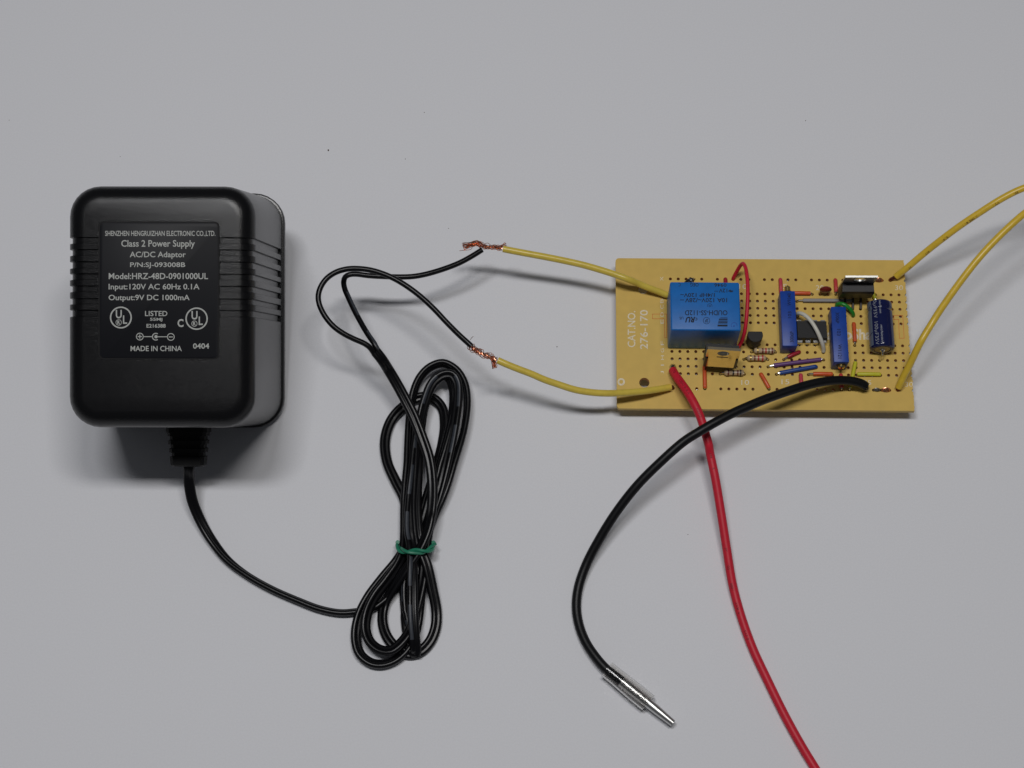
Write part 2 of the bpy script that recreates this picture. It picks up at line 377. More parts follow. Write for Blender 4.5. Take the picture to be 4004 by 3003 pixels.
# ---- the twin cord: strain relief -> coil -> split ends
def K8(x, y, z): return P(1180 + x / 1.27625, 1380 + y / 1.27625, z)
def C9(x, y, z): return P(1200 + x / 3.0157, 900 + y / 3.0157, z + DZ)
path = [AM @ Vector((SRX, -9.5, SRZ)), AM @ Vector((SRX, -11.5, SRZ)), P(738, 1866, 12.2), P(744, 1920, 9.4), P(757, 1973, 6.5), P(790, 2048, 3.6), P(830, 2115, 2.2), P(885, 2185, 1.7), P(960, 2245, 1.6),
        P(1060, 2302, 1.6), P(1165, 2348, 1.6), P(1250, 2380, 1.6), P(1330, 2395, 1.6), P(1400, 2390, 1.6)]
path += [K8(*q) for q in (
    (345, 1278, 1.7), (420, 1225, 1.8), (495, 1148, 2.0), (540, 1070, 2.0), (562, 970, 1.9),                               # in under the bundle
    (610, 780, 1.8), (655, 620, 1.8), (700, 450, 1.8), (712, 350, 1.8), (700, 275, 1.8), (655, 228, 1.8), (590, 222, 1.8), (515, 262, 1.9), (450, 330, 1.9), (416, 430, 1.9), (425, 540, 1.9), (468, 640, 1.9), (512, 730, 2.0), (525, 850, 2.0), (518, 965, 2.3),   # small low loop
    (478, 1035, 2.8), (400, 1130, 3.0), (330, 1225, 3.0), (285, 1320, 2.6), (270, 1420, 2.2), (290, 1500, 2.0), (345, 1545, 1.8), (405, 1552, 1.8), (470, 1528, 1.8), (530, 1470, 1.9), (570, 1390, 2.0), (592, 1250, 2.2), (604, 1100, 2.2), (606, 970, 2.2),  # outer bottom-left loop
    (650, 830, 3.5), (715, 680, 4.6), (770, 520, 5.0), (812, 370, 5.0), (826, 240, 5.2), (812, 150, 5.6), (770, 85, 6.0), (705, 52, 6.2), (640, 72, 6.2), (592, 120, 6.0), (562, 185, 5.6), (545, 270, 5.0), (535, 380, 4.6), (528, 560, 4.4), (518, 760, 4.4), (512, 960, 4.6), # big outer top loop
    (488, 1040, 4.8), (425, 1135, 5.0), (365, 1215, 4.8), (328, 1295, 4.2), (318, 1375, 3.8), (340, 1440, 3.8), (390, 1480, 4.0), (445, 1484, 4.4), (500, 1440, 4.6), (540, 1380, 4.4), (572, 1280, 4.0), (605, 1120, 4.2), (618, 970, 4.6),  # second bottom-left loop
    (640, 840, 5.0), (690, 680, 6.0), (735, 500, 7.0), (764, 350, 7.4), (778, 230, 7.6), (774, 150, 8.0), (748, 110, 8.4), (705, 110, 8.6), (655, 148, 8.4), (618, 230, 7.8), (592, 330, 7.0), (566, 480, 6.4), (548, 680, 6.4), (536, 850, 6.6), (545, 965, 7.0),  # upper inner loop with the grey dashes
    (552, 1080, 7.6), (553, 1180, 7.8), (554, 1290, 7.4), (560, 1390, 6.2), (566, 1460, 4.6), (569, 1497, 3.0), (555, 1490, 2.0), (530, 1400, 2.0), (512, 1290, 2.2), (508, 1150, 2.8), (535, 1040, 3.6), (572, 960, 3.8),        # straight fold at the bottom
    (622, 800, 4.4), (668, 620, 5.2), (712, 470, 6.0), (745, 340, 6.2), (757, 240, 6.0), (752, 170, 6.2), (728, 118, 7.2), (690, 112, 7.4), (645, 165, 7.2), (612, 260, 6.4), (590, 400, 5.8), (578, 600, 6.2), (572, 800, 6.6), (590, 960, 6.4),   # its neighbour
    (625, 1060, 5.6), (652, 1180, 3.8), (672, 1290, 2.2), (668, 1370, 1.8), (640, 1440, 1.7), (590, 1490, 1.7), (530, 1502, 1.7), (470, 1470, 1.7), (422, 1410, 1.7), (402, 1330, 1.7), (415, 1250, 2.0), (460, 1170, 4.0), (520, 1080, 6.2), (585, 985, 7.6),   # low right loop
    (630, 880, 8.4), (650, 760, 9.0), (651, 640, 9.6), (636, 530, 10.4), (600, 420, 11.6), (556, 310, 13.0), (510, 220, 14.4), (466, 140, 16.2), (430, 80, 18.2))]
path += [C9(885, 1525, 19.0), C9(812, 1432, 20.4)]
sp = spline(path, 0.9)
def twin(pts, rolls, r=0.92, g=0.80):
    """figure-of-eight section swept along pts"""
    rings = []; fr = []
    n = len(pts)
    base = [(g + r * math.cos(math.radians(a)), r * math.sin(math.radians(a))) for a in range(-140, 141, 28)]
    base += [(-x, -y) for x, y in base]
    for i in range(n):
        t = (pts[min(i + 1, n - 1)] - pts[max(i - 1, 0)]).normalized()
        side = t.cross(Vector((0, 0, 1)))
        side = side.normalized() if side.length > 0.05 else fr[-1][1]
        up = side.cross(t)
        a = rolls[i]; e1 = side * math.cos(a) + up * math.sin(a); e2 = up * math.cos(a) - side * math.sin(a)
        fr.append((t, side, up, e1, e2)); rings.append([pts[i] + e1 * x + e2 * y for x, y in base])
    return rings, fr
rolls = []
for i in range(len(sp)):
    s = i * 0.9
    a = math.radians(8 if i < 12 else 48 + 22 * math.sin(s / 47.0 + 0.6))
    if i > len(sp) - 60: a = math.radians(30 * (len(sp) - i) / 60)
    q_ = sp[i]; hi = K8(570, 560, 4).y; lo = K8(570, 1010, 4).y
    if 12 < i < len(sp) - 75 and lo < q_.y < hi:
        k_ = min(1.0, (hi - q_.y) / 12.0, (q_.y - lo) / 6.0); a = a * (1 - 0.7 * k_)
    rolls.append(a)
i0_ = min(range(len(sp)), key=lambda j: (sp[j] - K8(553, 1180, 7.8)).length)
for i in range(i0_ - 14, i0_ + 34):
    k_ = min(1.0, (i - i0_ + 15) / 12, (i0_ + 35 - i) / 8); rolls[i] *= 1 - 0.85 * k_
for i in range(12, 45): rolls[i] = rolls[11] + (rolls[45] - rolls[11]) * (i - 11) / 34
rings, fr = twin(sp, rolls)
mb = MB(); mb.grid(rings)
cord = mb.build('cord', 'cord_black', adapter, label='thin black twin cord wound into a tied coil')
# grey dashes printed along one side of the coil
s0 = None
mb = MB()
L = len(sp); near = lambda q: min(range(L), key=lambda j: (sp[j] - q).length)
i = near(K8(735, 500, 7.0)); iend = near(K8(508, 1150, 2.8))
while i < iend:
    run = range(i, min(i + 11, L - 3))
    va = []
    for j in run:
        t, side, up, e1, e2 = fr[j]
        row = []
        for ang in (48, 66, 84, 102, 120):
            q = math.radians(ang); row.append(sp[j] + e1 * (0.80 + 0.945 * math.cos(q)) + e2 * (0.945 * math.sin(q)))
        va.append([mb.bm.verts.new(x) for x in row])
    for a, b in zip(va, va[1:]):
        for k in range(4): mb.bm.faces.new((a[k], a[k + 1], b[k + 1], b[k]))
    i += 16
mb.build('stripe_marks', 'cord_stripe', cord, label='grey dashes printed along the cord', kind='stuff')
# the two conductors after the split
e1_ = fr[-1][3] * 0.78
c1 = spline([sp[-8] - fr[-8][3] * .8, sp[-5] - fr[-5][3] * .8, sp[-1] - e1_, C9(745, 1385, 21.8), C9(680, 1338, 22.5), C9(550, 1280, 23.5), C9(430, 1218, 24.5), C9(310, 1130, 25.5), C9(205, 1000, 26.5), C9(145, 870, 27.5), C9(135, 765, 28), C9(168, 660, 28.5), C9(240, 563, 29),
             C9(350, 492, 29), C9(480, 457, 29), C9(600, 453, 28.8), C9(750, 471, 28.4), C9(900, 515, 28), C9(1050, 582, 27.5), C9(1200, 675, 27), C9(1350, 790, 26.2), C9(1500, 930, 25.2), C9(1650, 1090, 24), C9(1800, 1240, 22.6), C9(1905, 1335, 21.8), C9(1945, 1372, 21.6)], 0.8)
c2 = spline([sp[-8] + fr[-8][3] * .8, sp[-5] + fr[-5][3] * .8, sp[-1] + e1_, C9(795, 1340, 21.0), C9(720, 1230, 20.8), C9(640, 1095, 20.4), C9(560, 945, 20.2), C9(492, 800, 20), C9(446, 690, 19.6), C9(434, 610, 19.4), C9(452, 552, 19.2), C9(500, 524, 19), C9(580, 518, 19), C9(720, 535, 19),
             C9(900, 546, 19), C9(1100, 552, 19), C9(1250, 546, 18.8), C9(1400, 520, 18.4), C9(1600, 462, 17.8), C9(1800, 385, 17.3), C9(1960, 298, 17.1), C9(2065, 232, 17.0)], 0.8)
for c, lab in ((c1, 'single black wire split from the cord, running to the lower copper joint'), (c2, 'single black wire split from the cord, running to the upper copper joint')):
    mb = MB(); mb.tube(c, 0.88, 14); o = mb.build('split_wire', 'cord_black', adapter, label=lab)
    if c is c2:
        mb = MB(); i = 6
        while i < len(c) * 0.42:
            va = []
            for j in range(i, i + 11):
                t = (c[j + 1] - c[j - 1]).normalized(); side = t.cross(Vector((0, 0, 1))).normalized(); up = side.cross(t)
                va.append([mb.bm.verts.new(c[j] + (side * math.cos(math.radians(q)) + up * math.sin(math.radians(q))) * 0.905) for q in (25, 45, 65, 85)])
            for a, b in zip(va, va[1:]):
                for k in range(3): mb.bm.faces.new((a[k], a[k + 1], b[k + 1], b[k]))
            i += 17
        mb.build('stripe_marks', 'cord_stripe', o, kind='stuff')

# copper ends of the cord, twisted with the yellow wires
def J1(x, y, z): return P(1780 + x / 9.217, 920 + y / 9.217, z + DZ)
def J2(x, y, z): return P(1820 + x / 9.217, 1300 + y / 9.217, z + DZ)
mb = MB()
strands(mb, spline([J1(990, 470, 17.0), J1(1060, 430, 17.2), J1(1200, 425, 17.3), J1(1400, 440, 17.2), J1(1560, 450, 17.1), J1(1700, 470, 17.0)], .25), 15, 0.72, 1.7, 0.10, 0.1, 0.15, 0.3)
strands(mb, spline([J1(1010, 430, 17.2), J1(900, 330, 17.5), J1(780, 300, 17.6), J1(640, 320, 17.6), J1(480, 370, 17.5), J1(280, 430, 17.3)], .3), 22, 0.85, 0.35, 0.095, 0.0, 0.6, 0.25)
strands(mb, spline([J1(1500, 440, 17.3), J1(1640, 400, 17.5), J1(1830, 300, 17.7)], .3), 7, 0.4, 0.3, 0.09, 0.2, 0.8)
for pts in (((960, 400), (900, 250), (790, 185), (640, 215)), ((620, 440), (560, 510), (400, 535), (150, 560)), ((1040, 400), (1090, 300), (1170, 280), (1260, 340)), ((1350, 360), (1420, 335), (1500, 380))):
    mb.tube(spline([J1(x, y, 17.8) for x, y in pts], .3), 0.09, 5)
mb.build('copper_strands', 'copper', adapter, label='frayed copper strands of the upper twisted joint', kind='stuff')
mb = MB()
strands(mb, spline([J2(200, 470, 21.7), J2(330, 620, 21.6), J2(480, 700, 21.5), J2(650, 790, 21.5), J2(820, 850, 21.5), J2(980, 940, 21.5), J2(1150, 1010, 21.4)], .25), 18, 0.95, 1.9, 0.10, 0.1, -0.2, 0.35)
strands(mb, spline([J2(900, 880, 21.6), J2(980, 980, 21.4), J2(1020, 1120, 21.2), J2(1065, 1290, 20.9)], .3), 14, 0.55, 0.25, 0.09, 0.1, 0.5)
for pts in (((90, 480), (60, 530), (110, 600), (230, 640)), ((180, 270), (215, 200), (285, 140)), ((320, 480), (430, 560), (560, 640)), ((1000, 960), (1080, 920), (1160, 885)), ((500, 620), (530, 575), (570, 640))):
    mb.tube(spline([J2(x, y, 21.9) for x, y in pts], .3), 0.09, 5)
mb.build('copper_strands', 'copper', adapter, label='twisted copper strands of the lower joint', kind='stuff')

# ------------------------------------------------------------------ twist tie
tie = thing('twist_tie', 'green plastic twist tie bound round the coiled black cord', 'twist tie', K8(570, 970, 0))
def ring_pts(dy, ph, dz=0.0):
    pts = []
    cc = K8(568, 962 + dy, 4.6); rx = (K8(660, 962, 4.6) - K8(478, 962, 4.6)).length / 2
    for k in range(31):
        a = math.radians(168 + 204 * k / 30) + ph
        x = math.cos(a); z = math.sin(a)
        pts.append(cc + Vector((x * rx, -0.6 * z + 0.55 * x * x * (1 if dy < 0 else -1), z * (4.3 if z > 0 else 3.7) + dz)))
    return pts
mb = MB(); mb.tube(ring_pts(-7, 0.0), 0.62, 10); mb.build('band', 'tie_green', tie)
mb = MB()
cc = [K8(478, 962, 5.2), K8(496, 985, 7.6), K8(530, 992, 9.0), K8(568, 990, 9.4), K8(606, 993, 9.2), K8(638, 984, 8.0), K8(662, 958, 5.4)]
core = spline(cc, .4)
for ph in (0, math.pi):
    pts = []
    for i, q in enumerate(core):
        t = (core[min(i + 1, len(core) - 1)] - core[max(i - 1, 0)]).normalized(); u = Vector((0, 0, 1)); u = (u - t * u.dot(t)).normalized(); b = t.cross(u)
        a = ph + i / len(core) * 2 * math.pi * 1.6
        pts.append(q + (u * math.cos(a) + b * math.sin(a)) * 0.5)
    mb.tube(pts, 0.52, 8)
mb.build('twisted_ends', 'tie_green', tie)

# ------------------------------------------------------------------ circuit board
X0, X1, Y0, Y1 = -15.2, 78.55, -45.0, 7.3
board = thing('circuit_board', 'yellow perforated circuit board populated with soldered components', 'circuit board', (31.7, -18.9, 0))
ZU = ZB - 1.6
def is_hole(c, r):
    if r in (0, 15): return 1 <= c <= 30 and c % 6 != 0
    return 1 <= c <= 30 and r in (2, 3, 4, 5, 6, 9, 10, 11, 12, 13)
mbt = MB(); mbw = MB()
HR = 0.51
def holed(mbt, mbw, cx, cy, hw, hh, r, nseg=16):
    circ = [(cx + r * math.cos(2 * math.pi * k / nseg), cy + r * math.sin(2 * math.pi * k / nseg)) for k in range(nseg)]
    sq = []
    for k in range(nseg):
        c, s = math.cos(2 * math.pi * k / nseg), math.sin(2 * math.pi * k / nseg); m = max(abs(c), abs(s)); sq.append((cx + hw * c / m, cy + hh * s / m))
    for z in (ZB, ZU):
        vi = [mbt.bm.verts.new((*p, z)) for p in circ]; vo = [mbt.bm.verts.new((*p, z)) for p in sq]
        for k in range(nseg):
            j = (k + 1) % nseg; f = (vi[k], vo[k], vo[j], vi[j]); mbt.bm.faces.new(f if z == ZB else tuple(reversed(f)))
    a = [mbw.bm.verts.new((*p, ZB)) for p in circ]; b = [mbw.bm.verts.new((*p, ZU)) for p in circ]
    for k in range(nseg):
        j = (k + 1) % nseg; mbw.bm.faces.new((a[k], a[j], b[j], b[k]))
def flat(mbt, x0, y0, x1, y1):
    mbt.face([(x0, y0, ZB), (x1, y0, ZB), (x1, y1, ZB), (x0, y1, ZB)]); mbt.face([(x0, y1, ZU), (x1, y1, ZU), (x1, y0, ZU), (x0, y0, ZU)])
for r in range(16):
    for c in range(1, 31):
        x, y = 2.54 * c, -2.54 * r
        if is_hole(c, r): holed(mbt, mbw, x, y, 1.27, 1.27, HR)
        else: flat(mbt, x - 1.27, y - 1.27, x + 1.27, y + 1.27)
GX0, GX1, GY0, GY1 = 1.27, 77.47, -39.37, 1.27
flat(mbt, GX0, GY1, GX1, Y1); flat(mbt, GX0, Y0, GX1, GY0)
m1 = P(2514, 1131, ZB); m2 = P(2518, 1496, ZB); hs = 2.6
xa, xb = m1.x - hs, m1.x + hs
m2 = Vector((m1.x, m2.y, ZB))
def rc(x, y, a0, r=1.1): return [(x + r * math.cos(math.radians(a0 + 18 * k)), y + r * math.sin(math.radians(a0 + 18 * k))) for k in range(6)]
lft = rc(X0 + 1.1, Y1 - 1.1, 90) + rc(X0 + 1.1, Y0 + 1.1, 180)
mbt.face([(*p, ZB) for p in lft + [(xa, Y0), (xa, Y1)]]); mbt.face([(*p, ZU) for p in reversed(lft + [(xa, Y0), (xa, Y1)])])
flat(mbt, xb, Y0, GX0, Y1)
flat(mbt, xa, m1.y + hs, xb, Y1); flat(mbt, xa, m2.y + hs, xb, m1.y - hs); flat(mbt, xa, Y0, xb, m2.y - hs)
for m_ in (m1, m2): holed(mbt, mbw, m_.x, m_.y, hs, hs, 1.62, 32)
# ragged right edge cut through the next column of holes
edge = []
y = Y0
rows = sorted([-2.54 * r for r in (0, 2, 3, 4, 5, 6, 9, 10, 11, 12, 13, 15)])
for k in range(int((Y1 - Y0) / 0.42)):
    yy = Y0 + 0.42 * k
    if any(abs(yy - q) < 0.62 for q in rows): continue
    edge.append((X1 + random.uniform(-.13, .10), yy))
for q in rows:
    for k in range(7):
        a = math.radians(-90 + 30 * k); edge.append((X1 + 0.02 - 0.5 * math.cos(a), q + 0.5 * math.sin(a)))
edge.append((X1, Y1)); edge.sort(key=lambda p: p[1]); edge[0] = (X1, Y0)
for (xa_, ya_), (xb_, yb_) in zip(edge, edge[1:]):
    for z in (ZB, ZU): mbt.face([(GX1, ya_, z), (xa_, ya_, z), (xb_, yb_, z), (GX1, yb_, z)])
mbe = MB()
for (xa_, ya_), (xb_, yb_) in zip(edge, edge[1:]): mbe.face([(xa_, ya_, ZB), (xa_, ya_, ZU), (xb_, yb_, ZU), (xb_, yb_, ZB)])
per = [(X1, Y1)] + lft + [(X1, Y0)]
for a, b in zip(per, per[1:]): mbt.face([(*a, ZB), (*a, ZU), (*b, ZU), (*b, ZB)])
# top faces must look up, bottom ones down
bmesh.ops.remove_doubles(mbt.bm, verts=mbt.bm.verts, dist=1e-4)
for f in mbt.bm.faces:
    f.normal_update()
    z = f.calc_center_median().z
    if (abs(z - ZB) < 1e-4 and f.normal.z < 0) or (abs(z - ZU) < 1e-4 and f.normal.z > 0): f.normal_flip()
sub = mbt.build('perforated_panel', 'board', board, smooth=False, flip=True, label='yellow phenolic panel drilled with rows of holes')
mbw.build('hole_walls', 'hole_wall', sub, smooth=True, kind='stuff')
mbe.build('sawn_edge', 'board_cut', sub, smooth=False, label='ragged edge sawn through a column of holes')
# ---- screen printing on the board
def Z3(x, y): return P(2380 + x / 3.568, 980 + y / 3.568, ZB + 0.03)
def Z4(x, y): return P(2980 + x / 3.568, 980 + y / 3.568, ZB + 0.03)
def Z5(x, y): return P(2380 + x / 3.568, 1280 + y / 3.568, ZB + 0.03)
def Z6(x, y): return P(2980 + x / 3.568, 1280 + y / 3.568, ZB + 0.03)
def CN(x, y): return P(2380 + x / 5.1846, 1180 + y / 5.1846, ZB + 0.03)
def prt(txt, f, x0, y0, x1, y1, rot=0, bold=0.0, m='silk_white', name='printed_text'):
    mb = MB(); put_text(mb, txt, boxmap(f, x0, y0, x1, y1, rot), bold); mb.build(name, m, sub, smooth=False)
prt('CAT.NO.', CN, 383, 185, 543, 920, 90, .012); prt('276-170', CN, 635, 165, 795, 960, 90, .012)
for ch, x, y in (('X', 740, 392), ('A', 742, 608), ('B', 742, 702), ('C', 743, 785), ('D', 745, 890), ('E', 745, 990), ('F', 748, 1290), ('G', 750, 1392), ('H', 750, 1492), ('I', 750, 1597), ('J', 748, 1690)):
    prt(ch, Z3, x - 22, y - (30 if ch != 'I' else 8) + (20 if ch == 'J' else 0), x + 22, y + (30 if ch != 'I' else 8), 90)
for txt, f, x, y in (('10', Z5, 1905, 768), ('15', Z6, 325, 760), ('25', Z6, 1468, 770), ('30', Z6, 2050, 795), ('30', Z4, 1910, 517), ('20', Z4, 805, 517), ('15', Z4, 292, 500), ('5', Z3, 1300, 500), ('10', Z3, 1875, 500), ('5', Z5, 1345, 770)):
    w = 55 if len(txt) == 2 else 24; prt(txt, f, x - w, y - 34, x + w, y + 34)
prt('RadioShack', Z4, 800, 1090, 1735, 1245, 0, .03)
mb = MB(); mb.ring(Z5, 175, 760, 27, 52, n=30); mb.build('printed_ring', 'silk_white', sub, smooth=False)
for f, pl in ((Z3, [(612, 885), (808, 885), (808, 1215), (782, 1215), (775, 950), (612, 950)]), (Z4, [(1840, 905), (1962, 902), (1982, 1222), (1915, 1222), (1905, 960), (1840, 960)])):
    mb = MB()
    for (ax, ay), (bx, by) in zip(pl, pl[1:] + pl[:1]):
        dx, dy = bx - ax, by - ay; l = math.hypot(dx, dy); ux, uy = dx / l * 3, dy / l * 3
        mb.face([f(ax - ux - uy, ay - uy + ux), f(bx + ux - uy, by + uy + ux), f(bx + ux + uy, by + uy - ux), f(ax - ux + uy, ay - uy - ux)])
    mb.build('printed_outline', 'silk_red', sub, smooth=False)

USED = set()
# ---- jumper wires between holes
def jumper(c0, r0, c1, r1, m, label, i0=0.9, i1=0.9, h=0.75, pts=None, rad=0.64, lead='tin'):
    a, b = hole(c0, r0), hole(c1, r1); d = (b - a).normalized(); up = Vector((0, 0, 1))
    USED.add((c0, r0)); USED.add((c1, r1))
    if pts is None:
        mid = [a + d * 0.12 + up * 0.35, a + d * 0.5 + up * h, a + d * 1.0 + up * h, a.lerp(b, .5) + up * (h + 0.12), b - d * 1.0 + up * h, b - d * 0.5 + up * h, b - d * 0.12 + up * 0.35]
    else: mid = pts
    full = spline([a - up * 1.5, a - up * 0.3] + mid + [b - up * 0.3, b - up * 1.5], 0.18)
    L = [0]
    for p, q in zip(full, full[1:]): L.append(L[-1] + (q - p).length)
    s0, s1 = 1.5 + i0, L[-1] - 1.5 - i1
    ins = [p for p, l in zip(full, L) if s0 <= l <= s1]
    mb = MB(); mb.tube(ins, rad, 12); o = mb.build('jumper_wire', m, board, label=label)
    mb = MB(); mb.tube(full, 0.30, 8); mb.build('lead', lead, o)
jumper(15, 0, 15, 2, 'jumper_pink', 'pinkish red jumper beside the trimmer with its screw facing the board edge', 0.2, 0.3)
jumper(16, 2, 19, 2, 'jumper_orange', 'orange jumper between the trimmer and the dark red disc capacitor', 0.8, 1.0)
jumper(22, 0, 22, 2, 'jumper_red', 'red jumper beside the black voltage regulator', 0.3, 0.8)
jumper(17, 3, 24, 3, 'jumper_grey', 'long grey jumper running under the voltage regulator', 2.3, 0.6)
jumper(24, 6, 24, 9, 'jumper_orange', 'orange jumper lying across the white printed letters', 0.7, 1.4)
jumper(15, 11, 17, 10, 'jumper_crimson', 'short dark red jumper at the foot of the trimmer', 1.6, 0.2)
jumper(13, 12, 20, 11, 'jumper_purple', 'long purple jumper above the blue one', 2.1, 1.2, rad=0.68)
jumper(14, 13, 19, 12, 'jumper_blue', 'dark blue jumper below the purple one', 1.2, 0.1, rad=0.68)
jumper(18, 13, 21, 13, 'jumper_orange', 'orange jumper in front of the trimmer with its brass screw showing', 1.8, 0.6)
jumper(17, 13, 17, 15, 'jumper_pink', 'pink jumper half hidden under the thick black wire', 0.7, 0.4)
jumper(22, 13, 22, 15, 'jumper_red', 'red jumper under the thick black wire, below the brass screw', 0.4, 0.8)
jumper(24, 11, 23, 15, 'jumper_yellow', 'yellow green jumper that runs under the thick black wire', 1.3, 0.8)
jumper(24, 13, 27, 13, 'jumper_yellow', 'short yellow green jumper lying clear of the black wire', 0.7, 0.6)
jumper(12, 13, 13, 15, 'jumper_orange', 'slanting orange jumper beside the printed number 10', 0.4, 0.6)
jumper(5, 12, 5, 15, 'jumper_orange', 'orange jumper running under the gold backed transistor', 0.6, 0.5)
jumper(8, 0, 8, 2, 'jumper_crimson', 'red jumper whose end peeps out behind the blue relay', 0.1, 0.5)
jumper(26, 0, 27, 3, 'jumper_yellow', 'yellow jumper tucked behind the voltage regulator', 0.5, 1.1)
jumper(22, 4, 24, 5, 'jumper_green', 'bowed green jumper behind the second trimmer', 0.1, 0.3, pts=[hole(22, 4, ZB + .6), hole(21.95, 3.75, ZB + 2.0), hole(22.5, 3.9, ZB + 3.4), hole(23.3, 4.35, ZB + 3.0), hole(23.9, 4.85, ZB + 1.4)], rad=0.66)
jumper(17, 5, 20, 10, 'jumper_white', 'white jumper arching over the chip', 0.3, 0.3, rad=0.66,
       pts=[hole(16.95, 5, ZB + .7), P(3117, 1228, ZB + 2.4), P(3128, 1225, ZB + 4.2), P(3146, 1232, ZB + 5.2), P(3168, 1252, ZB + 5.6), P(3190, 1285, ZB + 5.6), P(3206, 1318, ZB + 4.6), P(3216, 1345, ZB + 3.0), P(3220, 1365, ZB + 1.2)])
jumper(9, 0, 9, 10, 'wire_red', 'long red wire arching past the blue relay', 0.2, 0.3, rad=0.61,
       pts=[P(2868, 1087, ZB + .8), P(2882, 1060, ZB + 3.5), P(2897, 1036, ZB + 6.5), P(2906, 1031, ZB + 8.2), P(2915, 1046, ZB + 9.5), P(2921, 1080, ZB + 10.2), P(2924, 1125, ZB + 10.4), P(2923, 1180, ZB + 10), P(2919, 1240, ZB + 9), P(2912, 1295, ZB + 7), P(2900, 1335, ZB + 4.4), P(2888, 1356, ZB + 2.4), hole(9.1, 9.9, ZB + .8)])
# tinned and copper wire ends lying between holes
def bridge(c0, r0, c1, r1, m, label, n=4):
    a, b = hole(c0, r0), hole(c1, r1); mb = MB()
    for k in range(n):
        o = (k - (n - 1) / 2) * 0.26; up = Vector((0, 0, 1)); off = Vector((0, o, 0))
        mb.tube(spline([a - up * 1.2 + off * .3, a + off * .6 + up * .1, a.lerp(b, .25) + off + up * (.5 + .12 * (k % 2)), a.lerp(b, .6) + off * 1.2 + up * (.55 + .1 * (k % 3)), b + off * .7 + up * .15, b - up * 1.2 + off * .3], .25), 0.14, 6)
    mb.build('wire_end', m, board, label=label); USED.add((c0, r0)); USED.add((c1, r1))
bridge(27, 0, 28, 0, 'copper', 'bare copper strands beside the regulator tab', 5)
bridge(27, 15, 28, 15, 'copper', 'bare copper strands in the front row of holes', 5)
bridge(26, 15, 26.8, 15, 'tin_dull', 'tinned strands next to the end of the black wire', 4)

# ---- blue relay
def zr(x, y, z): return P(2380 + x / 3.568, 980 + y / 3.568, z)
RH = 15.4
bl = zr(822, 1362, ZB); tr = zr(1815, 437, ZB + RH); tl = zr(855, 433, ZB + RH); b2 = zr(868, 1112, ZB + RH)
rx0, rx1, ry0, ry1 = 0.5 * (bl.x + tl.x), tr.x + 0.15, 0.5 * (b2.y + bl.y), tl.y
mb = MB(); mb.box((rx0, ry0, ZB + 0.25), (rx1, ry1, ZB + RH), 0.5, 3)
relay = mb.build('relay', 'relay_blue', board, label='bright blue box relay printed upside down, tallest part on the board')
mb = MB()
for x, y in ((rx0 + 2.2, ry0 + 2.2), (rx1 - 2.2, ry0 + 2.2), (rx0 + 2.2, ry1 - 2.2), (rx1 - 2.2, ry1 - 2.2)): mb.box((x - .9, y - .9, ZB), (x + .9, y + .9, ZB + .3))
mb.build('standoff', 'relay_blue', relay)
ZT = ZB + RH + 0.03
def RL(x, y): return P(2600 + x / 6.9125, 1080 + y / 6.9125, ZT)
for txt, x0, y0, x1, y1, bd in (('C', 365, 180, 425, 275, 0), ('OEG', 685, 180, 910, 278, .014), ('0946', 1335, 195, 1665, 285, .014), ('12V', 1460, 335, 1685, 440, .014), ('1/4HP 120V~', 415, 455, 1345, 560, .014),
        ('10A 120V~/28V', 545, 590, 1680, 705, .014), ('OUDH-SS-112D', 540, 920, 1690, 1057, .012), ('c', 815, 1120, 878, 1195, .01), ('US', 395, 1095, 500, 1170, .01)):
    mb = MB(); put_text(mb, txt, boxmap(RL, x0, y0, x1, y1, 180), bd); mb.build('printed_text', 'relay_ink', relay, smooth=False)
mb = MB()
for x0, y0 in ((1335, 395), (410, 628)):
    mb.rect(RL, x0, y0, x0 + 105, y0 + 10); [mb.rect(RL, x0 + 38 * k, y0 + 22, x0 + 28 + 38 * k, y0 + 30) for k in range(3)]
mb.rect(RL, 1712, 388, 1845, 412); mb.rect(RL, 1735, 368, 1790, 384); mb.rect(RL, 1750, 416, 1830, 432)
mb.ring(RL, 1210, 805, 58, 68, 160, 380, 30); mb.ring(RL, 1210, 805, 18, 28, 0, 360, 20)
mb.ring(RL, 1125, 1200, 82, 94, 0, 360, 40); put_text(mb, 'SP', boxmap(RL, 1080, 1150, 1170, 1250, 180), .02)
put_text(mb, 'RU', boxmap(RL, 545, 1095, 815, 1250, 180), .04, 0.25)
for k, (y, w, th) in enumerate(((1108, 190, 8), (1130, 215, 8), (1150, 235, 28), (1186, 235, 8), (1206, 245, 10), (1226, 250, 28), (1262, 255, 8), (1282, 265, 10), (1312, 270, 46))): mb.rect(RL, 1692 - w, y, 1692, y + th)
mb.build('printed_marks', 'relay_ink', relay, smooth=False)
mb = MB(); mb.ring(RL, 1870, 1330, 72, 84, 150, 370, 30); mb.ring(RL, 1867, 1345, .5, 20, n=16); mb.build('mould_mark', 'trimmer_blue', relay, smooth=False)
# diode half hidden behind the relay
a, b = hole(4, 0), hole(2, 1.9); USED |= {(4, 0)}
mb = MB(); d = (b - a).normalized(); mb.lathe(a + d * 1.0 + Vector((0, 0, 1.2)), d, [(0, .2), (0, .95), (.3, 1.05), (3.6, 1.05), (3.9, .95), (3.9, .2)])
dio = mb.build('diode', 'chip_black', board, label='small black diode hidden behind the blue relay')
mb = MB(); mb.tube(spline([a - Vector((0, 0, 1.4)), a + Vector((0, 0, .3)), a + d * .6 + Vector((0, 0, 1.2)), a + d * 1.2 + Vector((0, 0, 1.2))], .2), .33, 8); mb.build('lead', 'tin', dio)
mb = MB(); mb.lathe(a + d * 1.5 + Vector((0, 0, 1.2)), d, [(0, 1.0), (0, 1.07), (.5, 1.07), (.5, 1.0)]); mb.build('band', 'tin', dio)

